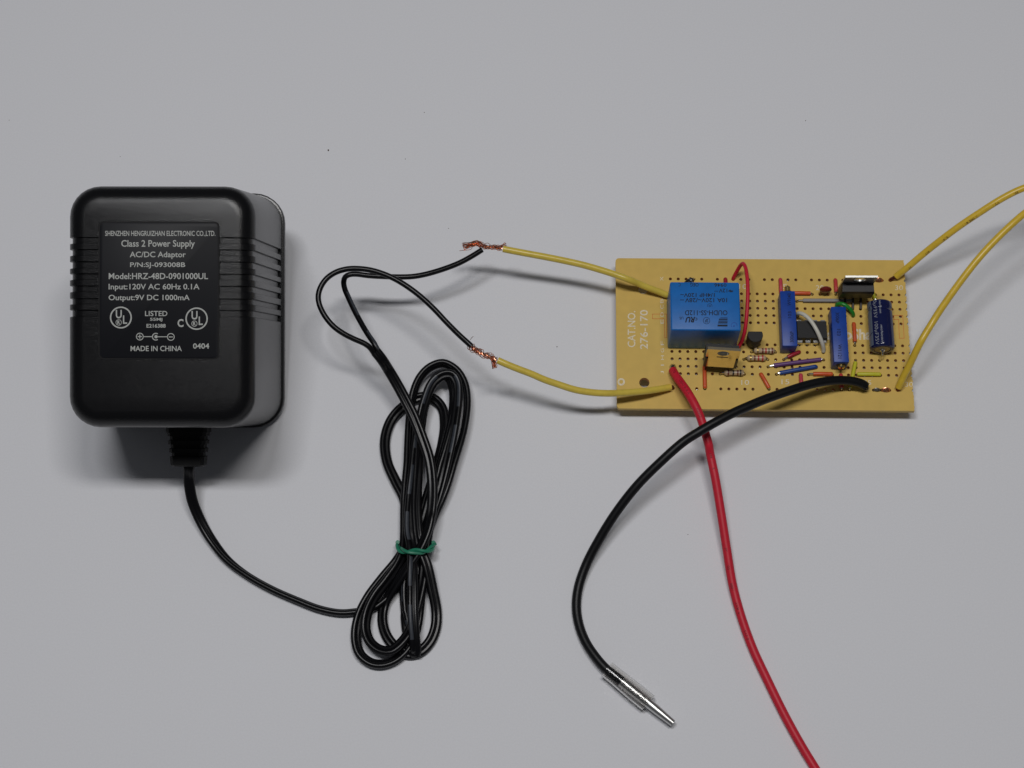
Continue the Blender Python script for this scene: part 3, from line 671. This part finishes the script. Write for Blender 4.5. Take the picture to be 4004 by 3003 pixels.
# ---- blue trimmers
def trimmer(c0, r1, label, screw_south, texts, tf):
    x0, y0 = 2.54 * c0, -2.54 * r1; w, l, h = 4.75, 19.0, 6.5
    mb = MB(); mb.box((x0, y0, ZB + 0.2), (x0 + w, y0 + l, ZB + h), 0.22, 2)
    o = mb.build('trimmer', 'trimmer_blue', board, label=label)
    for yy in ((y0 + 3, y0 + l / 2, y0 + l - 3)):
        mb = MB(); mb.box((x0 + 1.9, yy - .3, ZB - 1.5), (x0 + 2.5, yy + .3, ZB + .3)); mb.build('pin', 'tin_dull', o)
    ys, dr = (y0, -1) if screw_south else (y0 + l, 1); cx, cz = x0 + 2.6, ZB + (4.1 if screw_south else 4.9)
    SL = 1.3 if screw_south else 2.2
    mb = MB(); mb.lathe((cx, ys + dr * -.3, cz), (0, dr, 0), [(0, .2), (0, 1.55), (.5, 1.55), (.55, 1.35), (.5, 1.2), (.4, .2)]); mb.build('screw_collar', 'dark_recess', o)
    mb = MB()
    mb.lathe((cx, ys + dr * -.2, cz), (0, dr, 0), [(0, .3), (0, 1.05), (SL - .1, 1.05), (SL + .1, .85), (SL + .1, .05)], 20)
    screw = mb.build('brass_screw', 'brass', o, label='slotted brass adjusting screw')
    mb = MB(); mb.box((cx - .17, ys + dr * (SL - .6), cz - 1.1), (cx + .17, ys + dr * (SL - .05), cz + 1.1)); mb.build('screw_slot', 'dark_recess', o)
    for txt, bx, rot in texts:
        mb = MB(); put_text(mb, txt, boxmap(tf, *bx, rot), .01); mb.build('printed_text', 'trimmer_ink', o, smooth=False)
ZTT = ZB + 6.53
def T1(x, y): return P(3040 + x / 6.143, 1120 + y / 6.143, ZTT)
def T2(x, y): return P(3220 + x / 5.925, 1180 + y / 5.925, ZTT)
trimmer(14.55, 10.17, 'blue box trimmer with its screw facing the long board edge, beside the chip', False, (('3006P', (300, 1080, 390, 1345), 90), ('103', (250, 600, 335, 760), 90), ('W9340', (240, 170, 325, 460), 90)), T1)
trimmer(20.83, 12.28, 'blue box trimmer showing its brass screw, between chip and blue capacitor', True, (('3006P', (280, 240, 365, 500), 270), ('103', (310, 630, 400, 785), 270), ('W1121', (335, 985, 420, 1310), 270)), T2)

# ---- eight pin chip
ix0, ix1, iy0, iy1 = 2.54 * 17 - 1.15, 2.54 * 20 + 1.15, -2.54 * 9 + 0.65, -2.54 * 6 - 0.65
mb = MB()
mb.grid([[Vector((ix0 + i, iy0 + i, z)), Vector((ix1 - i, iy0 + i, z)), Vector((ix1 - i, iy1 - i, z)), Vector((ix0 + i, iy1 - i, z))] for z, i in ((ZB + .5, .25), (ZB + 2.1, 0), (ZB + 2.25, 0), (ZB + 3.9, .28))])
chip = mb.build('chip', 'chip_black', board, label='black eight pin chip under the white jumper')
for c in range(17, 21):
    for r, s in ((9, -1), (6, 1)):
        x, y = 2.54 * c, -2.54 * r; USED.add((c, r))
        mb = MB(); q = [(x - .75, 0), (x + .75, 0)]
        yb = iy0 if s < 0 else iy1
        mb.box((x - .75, min(yb, y + s * .13), ZB + 2.05), (x + .75, max(yb, y + s * .13), ZB + 2.32)); mb.box((x - .75, y - .13, ZB + .9), (x + .75, y + .13, ZB + 2.3), .04, 1); mb.box((x - .25, y - .12, ZB - 1.5), (x + .25, y + .12, ZB + 1.0))
        mb.build('pin', 'tin', chip)
mb = MB(); ctr = P(2980 + 605 / 3.568, 980 + 1130 / 3.568, ZB + 3.9)
mb.lathe(ctr - Vector((0, 0, .1)), (0, 0, 1), [(0, .75), (.12, .75), (.125, .1)]); mb.build('pin_mark', 'chip_mark', chip)

# ---- transistors and regulator
tx, ty = 2.54 * 11.2, -2.54 * 9.05
mb = MB(); prof = []
for k in range(15):
    a = math.radians(-30 + 240 * k / 14); prof.append((2.45 * math.cos(a), 2.45 * math.sin(a)))
mb.grid([[Vector((tx + x * q, ty + .6 - y * q, z)) for x, y in prof] for z, q in ((ZB + 2.0, .97), (ZB + 6.8, 1.0), (ZB + 7.0, .95))])
t92 = mb.build('transistor', 'chip_black', board, label='small black D shaped transistor beside the red arched wire')
for dx in (-1.27, 0, 1.27):
    mb = MB(); mb.tube([Vector((tx + dx, ty, ZB - 1.5)), Vector((tx + dx, ty, ZB + .5)), Vector((tx + dx * .9, ty + .2, ZB + 2.2))], .26, 6); mb.build('lead', 'tin_dull', t92)

def to220(cx, cy, lean, yaw, zbase, label, tab, face, back):
    """standing power package; plastic front towards -y when face = -1, metal back towards -y when face = 1"""
    T = Matrix.Translation((cx, cy, ZB + zbase)) @ Matrix.Rotation(math.radians(yaw), 4, 'Z') @ Matrix.Rotation(math.radians(lean), 4, 'X')
    f = face
    mb = MB()
    # metal tab with a round hole: outer rectangle to circle quads
    tt = 0.9 if back else 0.6; ya, yb = (0.0, tt) if back else (-1.3, tt - 1.3)
    def ringpts(y):
        nseg = 24; hw, z0, z1 = 5.1, 9.0, 15.3; zc = 12.4
        ci = [Vector((1.85 * math.cos(2 * math.pi * k / nseg), y, zc + 1.85 * math.sin(2 * math.pi * k / nseg))) for k in range(nseg)]; sq = []
        for k in range(nseg):
            c, s = math.cos(2 * math.pi * k / nseg), math.sin(2 * math.pi * k / nseg); m = max(abs(c) / hw, abs(s) / ((z1 - zc) if s > 0 else (zc - z0))); sq.append(Vector((c / m, y, zc + s / m)))
        for cxx, czz in ((hw, z1), (-hw, z1), (-hw, z0), (hw, z0)):
            k = min(range(nseg), key=lambda q: (sq[q] - Vector((cxx, y, czz))).length); sq[k] = Vector((cxx, y, czz))
        return ci, sq
    c0, s0 = ringpts(ya); c1, s1 = ringpts(yb); n = 24
    for k in range(n):
        j = (k + 1) % n
        for q in ((c0[k], s0[k], s0[j], c0[j]), (c1[k], c1[j], s1[j], s1[k]), (c0[k], c0[j], c1[j], c1[k]), (s0[k], s1[k], s1[j], s0[j])): mb.face([T @ v for v in q])
    bmesh.ops.remove_doubles(mb.bm, verts=mb.bm.verts, dist=1e-4)
    hwb = 4.3 if back else 5.1
    mb.box((-hwb, min(ya, yb), 0.6), (hwb, max(ya, yb), 9.0), 0, 1, T)
    o = mb.build('power_transistor' if back else 'voltage_regulator', tab, board, label=label, smooth=False)
    mb = MB()
    y0, y1 = (1.3, 4.5) if f > 0 else (-4.5, -1.3)
    mb.grid([[T @ Vector((x, y, z)) for x, y in ((-5.15, y0), (5.15, y0), (5.15, y1), (-5.15, y1))] for z in (0.0, 8.6)] if back else
            [[T @ Vector((x, y, z)) for x, y in ((-5.15 + i, y1), (5.15 - i, y1), (5.15 - i * .3, y0 + j), (-5.15 + i * .3, y0 + j))] for z, i, j in ((0.0, .2, .7), (2.0, 0, 0), (7.6, 0, 0), (8.8, .3, .35))])
    if back:
        for s in (-1, 1): mb.box((s * 4.35, 0.05, 0.0), (s * 5.15, 1.3, 7.2), 0, 1, T)
        mb.box((-4.3, 0.05, 0.0), (4.3, 1.3, 0.55), 0, 1, T)
    mb.build('plastic_body', 'chip_black', o, smooth=False)
    for k in (-1, 0, 1):
        mb = MB(); ym = (y0 + y1) / 2
        a = T @ Vector((k * 2.54, ym, 0.3)); b = T @ Vector((k * 2.54, ym, -0.6))
        cc = round(b.x / 2.54); rr = 4 if not back else 12
        h_ = hole(cc, rr); USED.add((cc, rr))
        mb.tube([a, b, Vector((h_.x, h_.y, ZB + .6)), Vector((h_.x, h_.y, ZB - 1.5))], .42, 6); mb.build('lead', 'shaded_lead', o)
    if back:
        mb = MB(); mb.box((-1.75, -0.03, 8.95), (1.75, 0.02, 9.6), 0, 1, T); mb.build('stamped_slot', 'dark_recess', o)
    return o
to220(2.54 * 6.72, -2.54 * 12.85, 1.0, -3.6, 4.4, 'transistor with a mirror gold metal back, standing in front of the blue relay', 'tab_gold', 1, True)
to220(2.54 * 24.05, -2.54 * 1.30, 9.0, 0.4, 2.6, 'black voltage regulator standing with a bright silver tab edge', 'tab_silver', -1, False)

# ---- blue axial capacitor
cax, cr = 2.54 * 27.1, 3.95; cz = ZB + cr + 0.15; cy0, cy1 = -2.54 * 3.85, -2.54 * 10.25; CL = cy0 - cy1
tilt = math.radians(0.3)
mb = MB()
mb.lathe((cax, cy0, cz), (0, -1, 0), [(0, .5), (0, cr - 1.0), (.15, cr - .45), (.5, cr - .08), (.9, cr), (2.1, cr), (2.5, cr - .35), (2.9, cr - .42), (3.3, cr - .35), (3.7, cr), (CL - .9, cr), (CL - .45, cr - .12), (CL - .12, cr - .45), (CL, cr - .8), (CL + .02, cr - 1.35), (CL - .35, cr - 1.5), (CL - .5, .4)], 40)
cap = mb.build('electrolytic_capacitor', 'capacitor_blue', board, label='dark blue cylindrical capacitor with grey stripe lying at the board end')
def CF(u, ang, lift=0.03):
    """u along the can from its far end, ang from the top towards +x"""
    r = cr
    if 2.1 < u < 3.7: r = cr - 0.4 * max(0, 1 - abs(u - 2.9) / .8)
    if u < .9: r = cr - 0.25 * (1 - u / .9) ** 2
    q = math.radians(ang); return Vector((cax + (r + lift) * math.sin(q), cy0 - u, cz + (r + lift) * math.cos(q)))
def ctext(txt, u0, u1, a0, a1, bold, shear=0.0):
    mb = MB(); put_text(mb, txt, lambda u, v: CF(u0 + u * (u1 - u0), a0 + (a1 - a0) * v, 0.04), bold, shear); mb.build('printed_text', 'capacitor_ink', cap, smooth=False)
ctext('0µF35V', 0.5, 6.6, -44, -24, -0.012); ctext('100µF35V', 8.0, CL - .5, -44, -24, -0.012)
ctext('nichicon', 0.6, 5.2, -13, -3, 0.0, .2); ctext('nichicon', 9.2, CL - 1.2, -13, -3, 0.0, .2)
mb = MB(); NA = 8
us = [0.3, .6, .9, 1.5, 2.1, 2.3, 2.5, 2.9, 3.3, 3.5, 3.7] + [3.7 + (CL - 4.4) * k / 10 for k in range(1, 11)]
va = [[mb.bm.verts.new(CF(u, -100 + 48 * k / NA, 0.02)) for k in range(NA + 1)] for u in us]
for a, b in zip(va, va[1:]):
    for k in range(NA): mb.bm.faces.new((a[k], a[k + 1], b[k + 1], b[k]))
mb.build('grey_stripe', 'capacitor_stripe', cap)
mb = MB()
for u, s in ((1.6, 1), (11.0, 1)):
    pl = [(u + 1.3 * k / 6, -54 - 30 * k / 6) for k in range(7)]
    for (ua, aa), (ub, ab) in zip(pl, pl[1:]): mb.face([CF(ua, aa, .05), CF(ua + .28, aa, .05), CF(ub + .28, ab, .05), CF(ub, ab, .05)])
mb.build('arrow_mark', 'capacitor_blue', cap, smooth=False)
mb = MB(); mb.lathe((cax, cy1 + .3, cz), (0, -1, 0), [(0, .3), (0, cr - 1.5), (.18, cr - 1.55), (.2, .4)], 30); mb.build('end_seal', 'rubber_cream', cap)
mb = MB(); mb.lathe((cax, cy1, cz), (0, -1, 0), [(-.2, .9), (.25, .9), (.6, .5), (.9, .35)], 16)
e = Vector((cax, cy1, cz)); h2 = hole(27, 11); USED |= {(27, 11), (27, 3)}
mb.tube(spline([e, e + Vector((0, -.9, 0)), e + Vector((-.05, -1.5, -.8)), h2 + Vector((0.1, .1, 1.2)), h2 + Vector((0, 0, -1.5))], .25), .33, 8); mb.build('lead', 'tin', cap)
mb = MB(); e = Vector((cax, cy0, cz)); h2 = hole(27, 3); mb.tube(spline([e, e + Vector((-.05, .8, 0)), e + Vector((-.1, 1.2, -.9)), h2 + Vector((0, -.1, 1.2)), h2 + Vector((0, 0, -1.5))], .25), .33, 8); mb.build('lead', 'tin_dull', cap)

# ---- dark red disc capacitor
d0, d1 = hole(20, 2), hole(21, 2); USED |= {(20, 2), (21, 2)}
c = d0.lerp(d1, .5) + Vector((0, 0.2, 3.3))
mb = MB(); rg = []
for k in range(9):
    q = math.pi * k / 8; rg.append((-math.cos(q) * 0.95, math.sin(q)))
mb.grid([[c + Vector((1.95 * r * math.cos(a * math.pi / 12), y, 1.75 * r * math.sin(a * math.pi / 12))) for a in range(24)] for y, r in [(y, max(r, .02)) for y, r in rg]])
disc = mb.build('disc_capacitor', 'disc_red', board, label='tiny glossy dark red disc capacitor on two legs')
for h_, s in ((d0, -1), (d1, 1)):
    mb = MB(); mb.tube(spline([h_ - Vector((0, 0, 1.5)), h_ + Vector((0, 0, .6)), c + Vector((s * 1.3, 0, -1.0)), c + Vector((s * .9, 0, -.2))], .2), .36, 8); mb.build('leg', 'disc_red', disc)

# ---- resistors
def resistor(c0, c1, row, bands, label, bl_=6.3, shift=0.0, rad=1.0):
    a, b = hole(c0, row), hole(c1, row); USED.update({(c0, row), (c1, row)})
    m_ = a.lerp(b, .5) + Vector((shift, 0, rad + .2)); hl = bl_ / 2; k = rad
    mb = MB(); mb.lathe(m_ - Vector((hl, 0, 0)), (1, 0, 0), [(0, .25), (.05, .55 * k), (.3, .86 * k), (.8, 1.0 * k), (1.3, 1.0 * k), (1.8, .86 * k), (bl_ - 1.8, .86 * k), (bl_ - 1.3, 1.0 * k), (bl_ - .8, 1.0 * k), (bl_ - .3, .86 * k), (bl_ - .05, .55 * k), (bl_, .25)], 20)
    o = mb.build('resistor', 'resistor_body', board, label=label)
    for pos, m in bands:
        r = 1.0 * k if pos < 1.4 or pos > bl_ - 1.8 else 0.86 * k
        mb = MB(); mb.lathe(m_ - Vector((hl - pos, 0, 0)), (1, 0, 0), [(0, r - .1), (0, r + .025), (.5, r + .025), (.5, r - .1)], 20); mb.build('colour_band', m, o)
    for h_, s in ((a, -1), (b, 1)):
        e = m_ + Vector((s * hl, 0, 0)); mb = MB(); u = Vector((0, 0, 1))
        mb.tube(spline([h_ - u * 1.5, h_ + u * .2, h_.lerp(e, .55) + u * .28, e, e - Vector((s * .4, 0, 0))], .15), .31, 8); mb.build('lead', 'tin', o)
resistor(11, 14, 10, ((.9, 'band_gold'), (2.5, 'band_brown'), (3.5, 'band_red'), (4.55, 'band_black'), (5.5, 'band_brown')), 'beige banded resistor nearer the black transistor', 6.6, 0.1)
resistor(10, 13, 11, ((.8, 'band_gold'), (2.1, 'band_brown'), (3.3, 'band_red'), (4.6, 'band_red')), 'beige resistor with two red bands', 6.0, 0.1)
resistor(7, 10, 13, ((1.0, 'band_brown'), (2.6, 'band_black'), (4.0, 'band_brown'), (4.9, 'band_black')), 'greyish resistor under the gold backed transistor', 6.3, 0.4)

# ---- solder: a few bright fillets in holes, and the joints under the board it stands on
for c_, r_ in ((2, 11), (4, 15), (14, 11), (12, 12), (20, 11), (1, 12), (16, 0), (5, 12), (3, 13), (3, 12), (4, 13), (10, 12), (11, 13)):
    mb = MB(); p = hole(c_, r_); mb.sphere((p.x, p.y - .12, ZB - .75), .42, 10, .8); mb.build('solder_fillet', 'solder' if (c_, r_) in ((2, 11), (4, 15), (14, 11), (12, 12), (20, 11)) else 'tin_dull', board)
USED |= {(1, 2), (1, 15), (1, 12), (25, 15), (29, 0), (29, 15)}
mb = MB()
for c_, r_ in sorted(USED):
    p = hole(c_, r_); k = 0.0 if (int(c_) * 7 + int(r_) * 3) % 4 == 0 else 0.7
    mb.lathe((p.x, p.y, k), (0, 0, 1), [(0, .25), (1.2, .3), (ZU - k - .7, .45), (ZU - k - .2, .85), (ZU - k + .01, 1.0)], 8)
mb.build('solder_joints', 'solder', board, kind='stuff')

# ------------------------------------------------------------------ lead wires
def wire_thing(name, label, cat, pts, r, m, group=None, seg=16, step=0.8):
    sp_ = spline(pts, step); o = thing(name, label, cat, (sp_[0].x, sp_[0].y, 0), group=group)
    mb = MB(); mb.tube(sp_, r, seg); mb.build('insulation', m, o); return o, sp_
def wire_text(o, sp_, r, txt, s0, h, ang, m, lspace=1.0, rev=False):
    """print running along a wire from arc length s0; ang from the top of the wire"""
    L = [0]
    for p, q in zip(sp_, sp_[1:]): L.append(L[-1] + (q - p).length)
    w = len(txt) * h * 0.72 * lspace
    def f(u, v):
        s = s0 + ((1 - u) if rev else u) * w
        i = 0
        while i < len(L) - 2 and L[i + 1] < s: i += 1
        k = (s - L[i]) / max(L[i + 1] - L[i], 1e-6); p = sp_[i].lerp(sp_[i + 1], k); t = (sp_[i + 1] - sp_[i]).normalized()
        side = t.cross(Vector((0, 0, 1))).normalized(); up = side.cross(t)
        a = math.radians(ang) + ((v - .5) * h / r) * (1 if rev else -1)
        return p + (side * math.sin(a) + up * math.cos(a)) * (r + .02)
    mb = MB(); put_text(mb, txt, f, .012); mb.build('print', m, o, smooth=False)
def tip(o, pts, m='copper_dark', n=8, br=0.45, sr=0.12, tw=0.5):
    mb = MB(); strands(mb, spline(pts, .25), n, br, tw, sr); mb.build('bare_end', m, o, kind='stuff')
def Z7(x, y, z): return P(1700 + x / 2.765, 880 + y / 2.765, z + DZ)
def Q3(x, y, z): return P(2380 + x / 3.568, 980 + y / 3.568, z + DZ)
def Q5(x, y, z): return P(2380 + x / 3.568, 1280 + y / 3.568, z + DZ)
def Q6(x, y, z): return P(2980 + x / 3.568, 1280 + y / 3.568, z + DZ)
def R1(x, y, z): return P(3400 + x / 2.765, 680 + y / 2.765, z + DZ)
def R8(x, y, z): return P(2000 + x / 1.1038, 1600 + y / 1.1038, z)
YG = 'yellow wires soldered to the board'
o, w_ = wire_thing('lead_wire', 'yellow wire from the upper copper joint to behind the blue relay', 'wire',
    [Z7(738, 258, 17.0), Z7(860, 282, 16.8), Z7(1000, 308, 16.5), Z7(1200, 345, 15.8), Z7(1400, 385, 15), Z7(1600, 430, 14.2), Z7(1800, 487, 13.2), Z7(1950, 535, 12.4), Z7(2100, 590, 11.6), Q3(400, 452, 9.6), Q3(520, 505, 8.4), Q3(700, 572, 7.0), Q3(820, 620, 6.0), hole(1, 2.3, 5.2 + DZ)], 1.08, 'wire_yellow_green', YG)
tip(o, [hole(1, 2.4, 5.4 + DZ), hole(1, 2.05, 4.8 + DZ), hole(1, 2, 3.4 + DZ)])
o, w_ = wire_thing('lead_wire', 'yellow wire from the lower copper joint to the board corner beside the red wire', 'wire',
    [Z7(680, 1462, 21.4), Z7(760, 1498, 21.0), Z7(900, 1555, 20), Z7(1050, 1612, 18.8), P(2128, 1484, 20.2), P(2180, 1502, 19), P(2250, 1524, 17.6), P(2320, 1535, 16.2), P(2380, 1538, 15), Q5(100, 918, 11.4), Q5(300, 908, 10.2), Q5(500, 890, 9), Q5(700, 862, 7.6), Q5(860, 834, 6.2)], 1.08, 'wire_yellow_green', YG)
tip(o, [w_[-3], hole(0.98, 14.95, 5.6 + DZ), hole(1, 15, 5.0 + DZ), hole(1, 15, 3.4 + DZ)])
o, w_ = wire_thing('lead_wire', 'yellow wire with dark print rising from the corner near the regulator', 'wire',
    [R1(285, 1112, 5.9), R1(330, 1075, 7), R1(400, 1020, 8.6), R1(600, 850, 13), R1(800, 692, 17.5), R1(1000, 545, 21.5), R1(1200, 412, 25), R1(1400, 285, 28), R1(1600, 180, 30), R1(1800, 110, 31), R1(2050, 50, 31), R1(2400, 20, 29)], 1.1, 'wire_yellow', YG)
tip(o, [w_[2], w_[0], hole(29.15, -.1, 5.2 + DZ), hole(29, 0, 4.7 + DZ), hole(29, 0, 3.4 + DZ)], n=10, br=.6)
for s0, tx_ in ((5, 'AW'), (12, 'AWM'), (19, '1015'), (27, 'I 18 300 V'), (38, 'I AA'), (45, '105')): wire_text(o, w_, 1.1, tx_, s0, 0.75, 48, 'wire_ink')
o, w_ = wire_thing('lead_wire', 'yellow wire arching away from the front corner of the board', 'wire',
    [Q6(1905, 838, 5.9), Q6(1935, 775, 7.4), Q6(1985, 665, 9.6), Q6(2060, 520, 12.4), Q6(2212, 205, 18), R1(690, 1590, 20), R1(760, 1480, 21.5), R1(900, 1278, 24.5), R1(1060, 1062, 27.5), R1(1220, 866, 30), R1(1400, 676, 32), R1(1560, 525, 33.5), R1(1659, 440, 34), R1(1850, 300, 34), R1(2200, 100, 32)], 1.12, 'wire_yellow', YG)
tip(o, [w_[2], w_[0], hole(29.2, 14.8, 5.3 + DZ), hole(29, 15, 4.8 + DZ), hole(29, 15, 3.4 + DZ)], n=10, br=.6)
# thick red lead
o, w_ = wire_thing('lead_wire', 'thick red wire with faint dark print, crossing under the thick black wire', 'wire',
    [Q5(893, 600, 6.6), Q5(940, 680, 8.2), Q5(1010, 775, 9.8), Q5(1100, 905, 11.2), Q5(1180, 1040, 11.8), Q5(1250, 1180, 11.8), Q5(1303, 1320, 11.2), Q5(1350, 1480, 10.4), Q5(1400, 1659, 9.4), R8(856, 185, 10.6), R8(880, 300, 8.8), R8(905, 450, 6.6), R8(930, 610, 4.3), R8(955, 760, 2.4), R8(990, 890, 1.6), R8(1040, 1030, 1.4), R8(1100, 1160, 1.4), P(3075, 2810, 1.4), P(3160, 2960, 1.4), P(3260, 3110, 1.4), P(3400, 3260, 1.4)], 1.36, 'wire_red')
tip(o, [w_[1], w_[0], hole(1.02, 12.1, 5.6 + DZ), hole(1, 12, 4.8 + DZ), hole(1, 12, 3.4 + DZ)], 'tin', 9, .7, .2, .3)
for s0, tx_ in ((1.6, '70'), (6.5, 'OSAF 016 A'), (17.5, 'ADDC2'), (32, 'AWM'), (37, 'R'), (62, 'FT'), (67, '105'), (73, '600V'), (79, 'AWM 16'), (88, 'SAF 0')): wire_text(o, w_, 1.36, tx_, s0, 0.85, 6 if s0 < 60 else 24, 'red_wire_ink')
# thick black lead with its clear sleeve
bpts = [Q6(1443, 822, 7.6), Q6(1400, 792, 8.3), Q6(1300, 758, 9.2), Q6(1180, 742, 10), Q6(1000, 742, 11.4), Q6(800, 768, 12.8), Q6(600, 815, 14), Q6(400, 878, 15.2), Q6(200, 946, 16.2), Q6(0, 1020, 17.2), Q5(1960, 1096, 18), Q5(1750, 1188, 18.6), Q5(1500, 1318, 19), Q5(1250, 1464, 18.6), Q5(1050, 1592, 17.4), R8(640, 231, 17.6), R8(540, 332, 14.4), R8(450, 448, 10.4), R8(380, 560, 6.6), R8(325, 665, 3.6), R8(290, 765, 2.1), R8(280, 850, 1.6), R8(290, 925, 1.6), R8(318, 1000, 2.0), R8(360, 1065, 2.6), R8(410, 1122, 3.0), R8(470, 1170, 3.2), P(2480, 2702, 3.3)]
o, w_ = wire_thing('lead_wire', 'thick black wire curving from the board, ending in a clear sleeved metal tip', 'wire', bpts, 1.45, 'wire_black')
tip(o, [w_[1], w_[0], hole(25.0, 14.95, 6.2 + DZ), hole(25, 15, 5.0 + DZ), hole(25, 15, 3.4 + DZ)], 'tin_dull', 8, .7, .2, .3)
a = P(2374, 2618, 3.0); b = P(2490, 2712, 3.3); c = P(2640, 2834, 3.8); d = P(2860, 3010, 4.2); e = P(3010, 3130, 4.2)
axis = spline([a, P(2440, 2672, 3.1), P(2535, 2749, 3.2)], 0.8); n = len(axis)
mb = MB(); ro = [2.65 + 0.25 * min(1, max(0, (i / n - .18) * 2.2)) for i in range(n)]
outer = axis; mb.tube(axis, ro, 24, cap=False); mb.tube(list(reversed(axis)), [x - .42 for x in reversed(ro)], 24, cap=False)
def rim(p, t, r0, r1):
    u = Vector((0, 0, 1)); u = (u - t * u.dot(t)).normalized(); w = t.cross(u)
    q = lambda r, k: p + (u * math.cos(2 * math.pi * k / 24) + w * math.sin(2 * math.pi * k / 24)) * r
    for k in range(24): mb.face([q(r0, k), q(r1, k), q(r1, k + 1), q(r0, k + 1)])
rim(axis[0], (axis[1] - axis[0]).normalized(), ro[0] - .42, ro[0]); rim(axis[-1], (axis[-1] - axis[-2]).normalized(), ro[-1] - .42, ro[-1])
bmesh.ops.remove_doubles(mb.bm, verts=mb.bm.verts, dist=1e-3)
mb.build('clear_sleeve', 'clear_vinyl', o, label='clear vinyl sleeve over the metal tip')
mb = MB(); st = spline([axis[7], axis[-1], P(2600, 2802, 3.2), P(2632, 2828, 3.1)], .8); mb.tube(st, [1.7 - .7 * (i / len(st)) ** 2 for i in range(len(st))], 16)
mb.build('metal_tip', 'chrome', o)

# ------------------------------------------------------------------ specks on the paper
for px, py, r in ((1284, 588, .28), (1585, 622, .14), (1659, 440, .12), (2178, 1356, .16), (36, 470, .12), (470, 612, .1), (3150, 472, .14), (1754, 893, .12), (2690, 2090, .12)):
    p = P(px, py, 0); mb = MB(); mb.sphere((0, 0, r * .35), r, 7, .5)
    for v in mb.bm.verts: v.co = Vector((v.co.x * random.uniform(.7, 1.3), v.co.y * random.uniform(.9, 1.7), v.co.z)) + p
    o = mb.build('dust_speck', 'speck'); o['label'] = 'tiny dark speck of dust lying on the white paper'; o['category'] = 'speck'; o['group'] = 'dust specks on the paper'
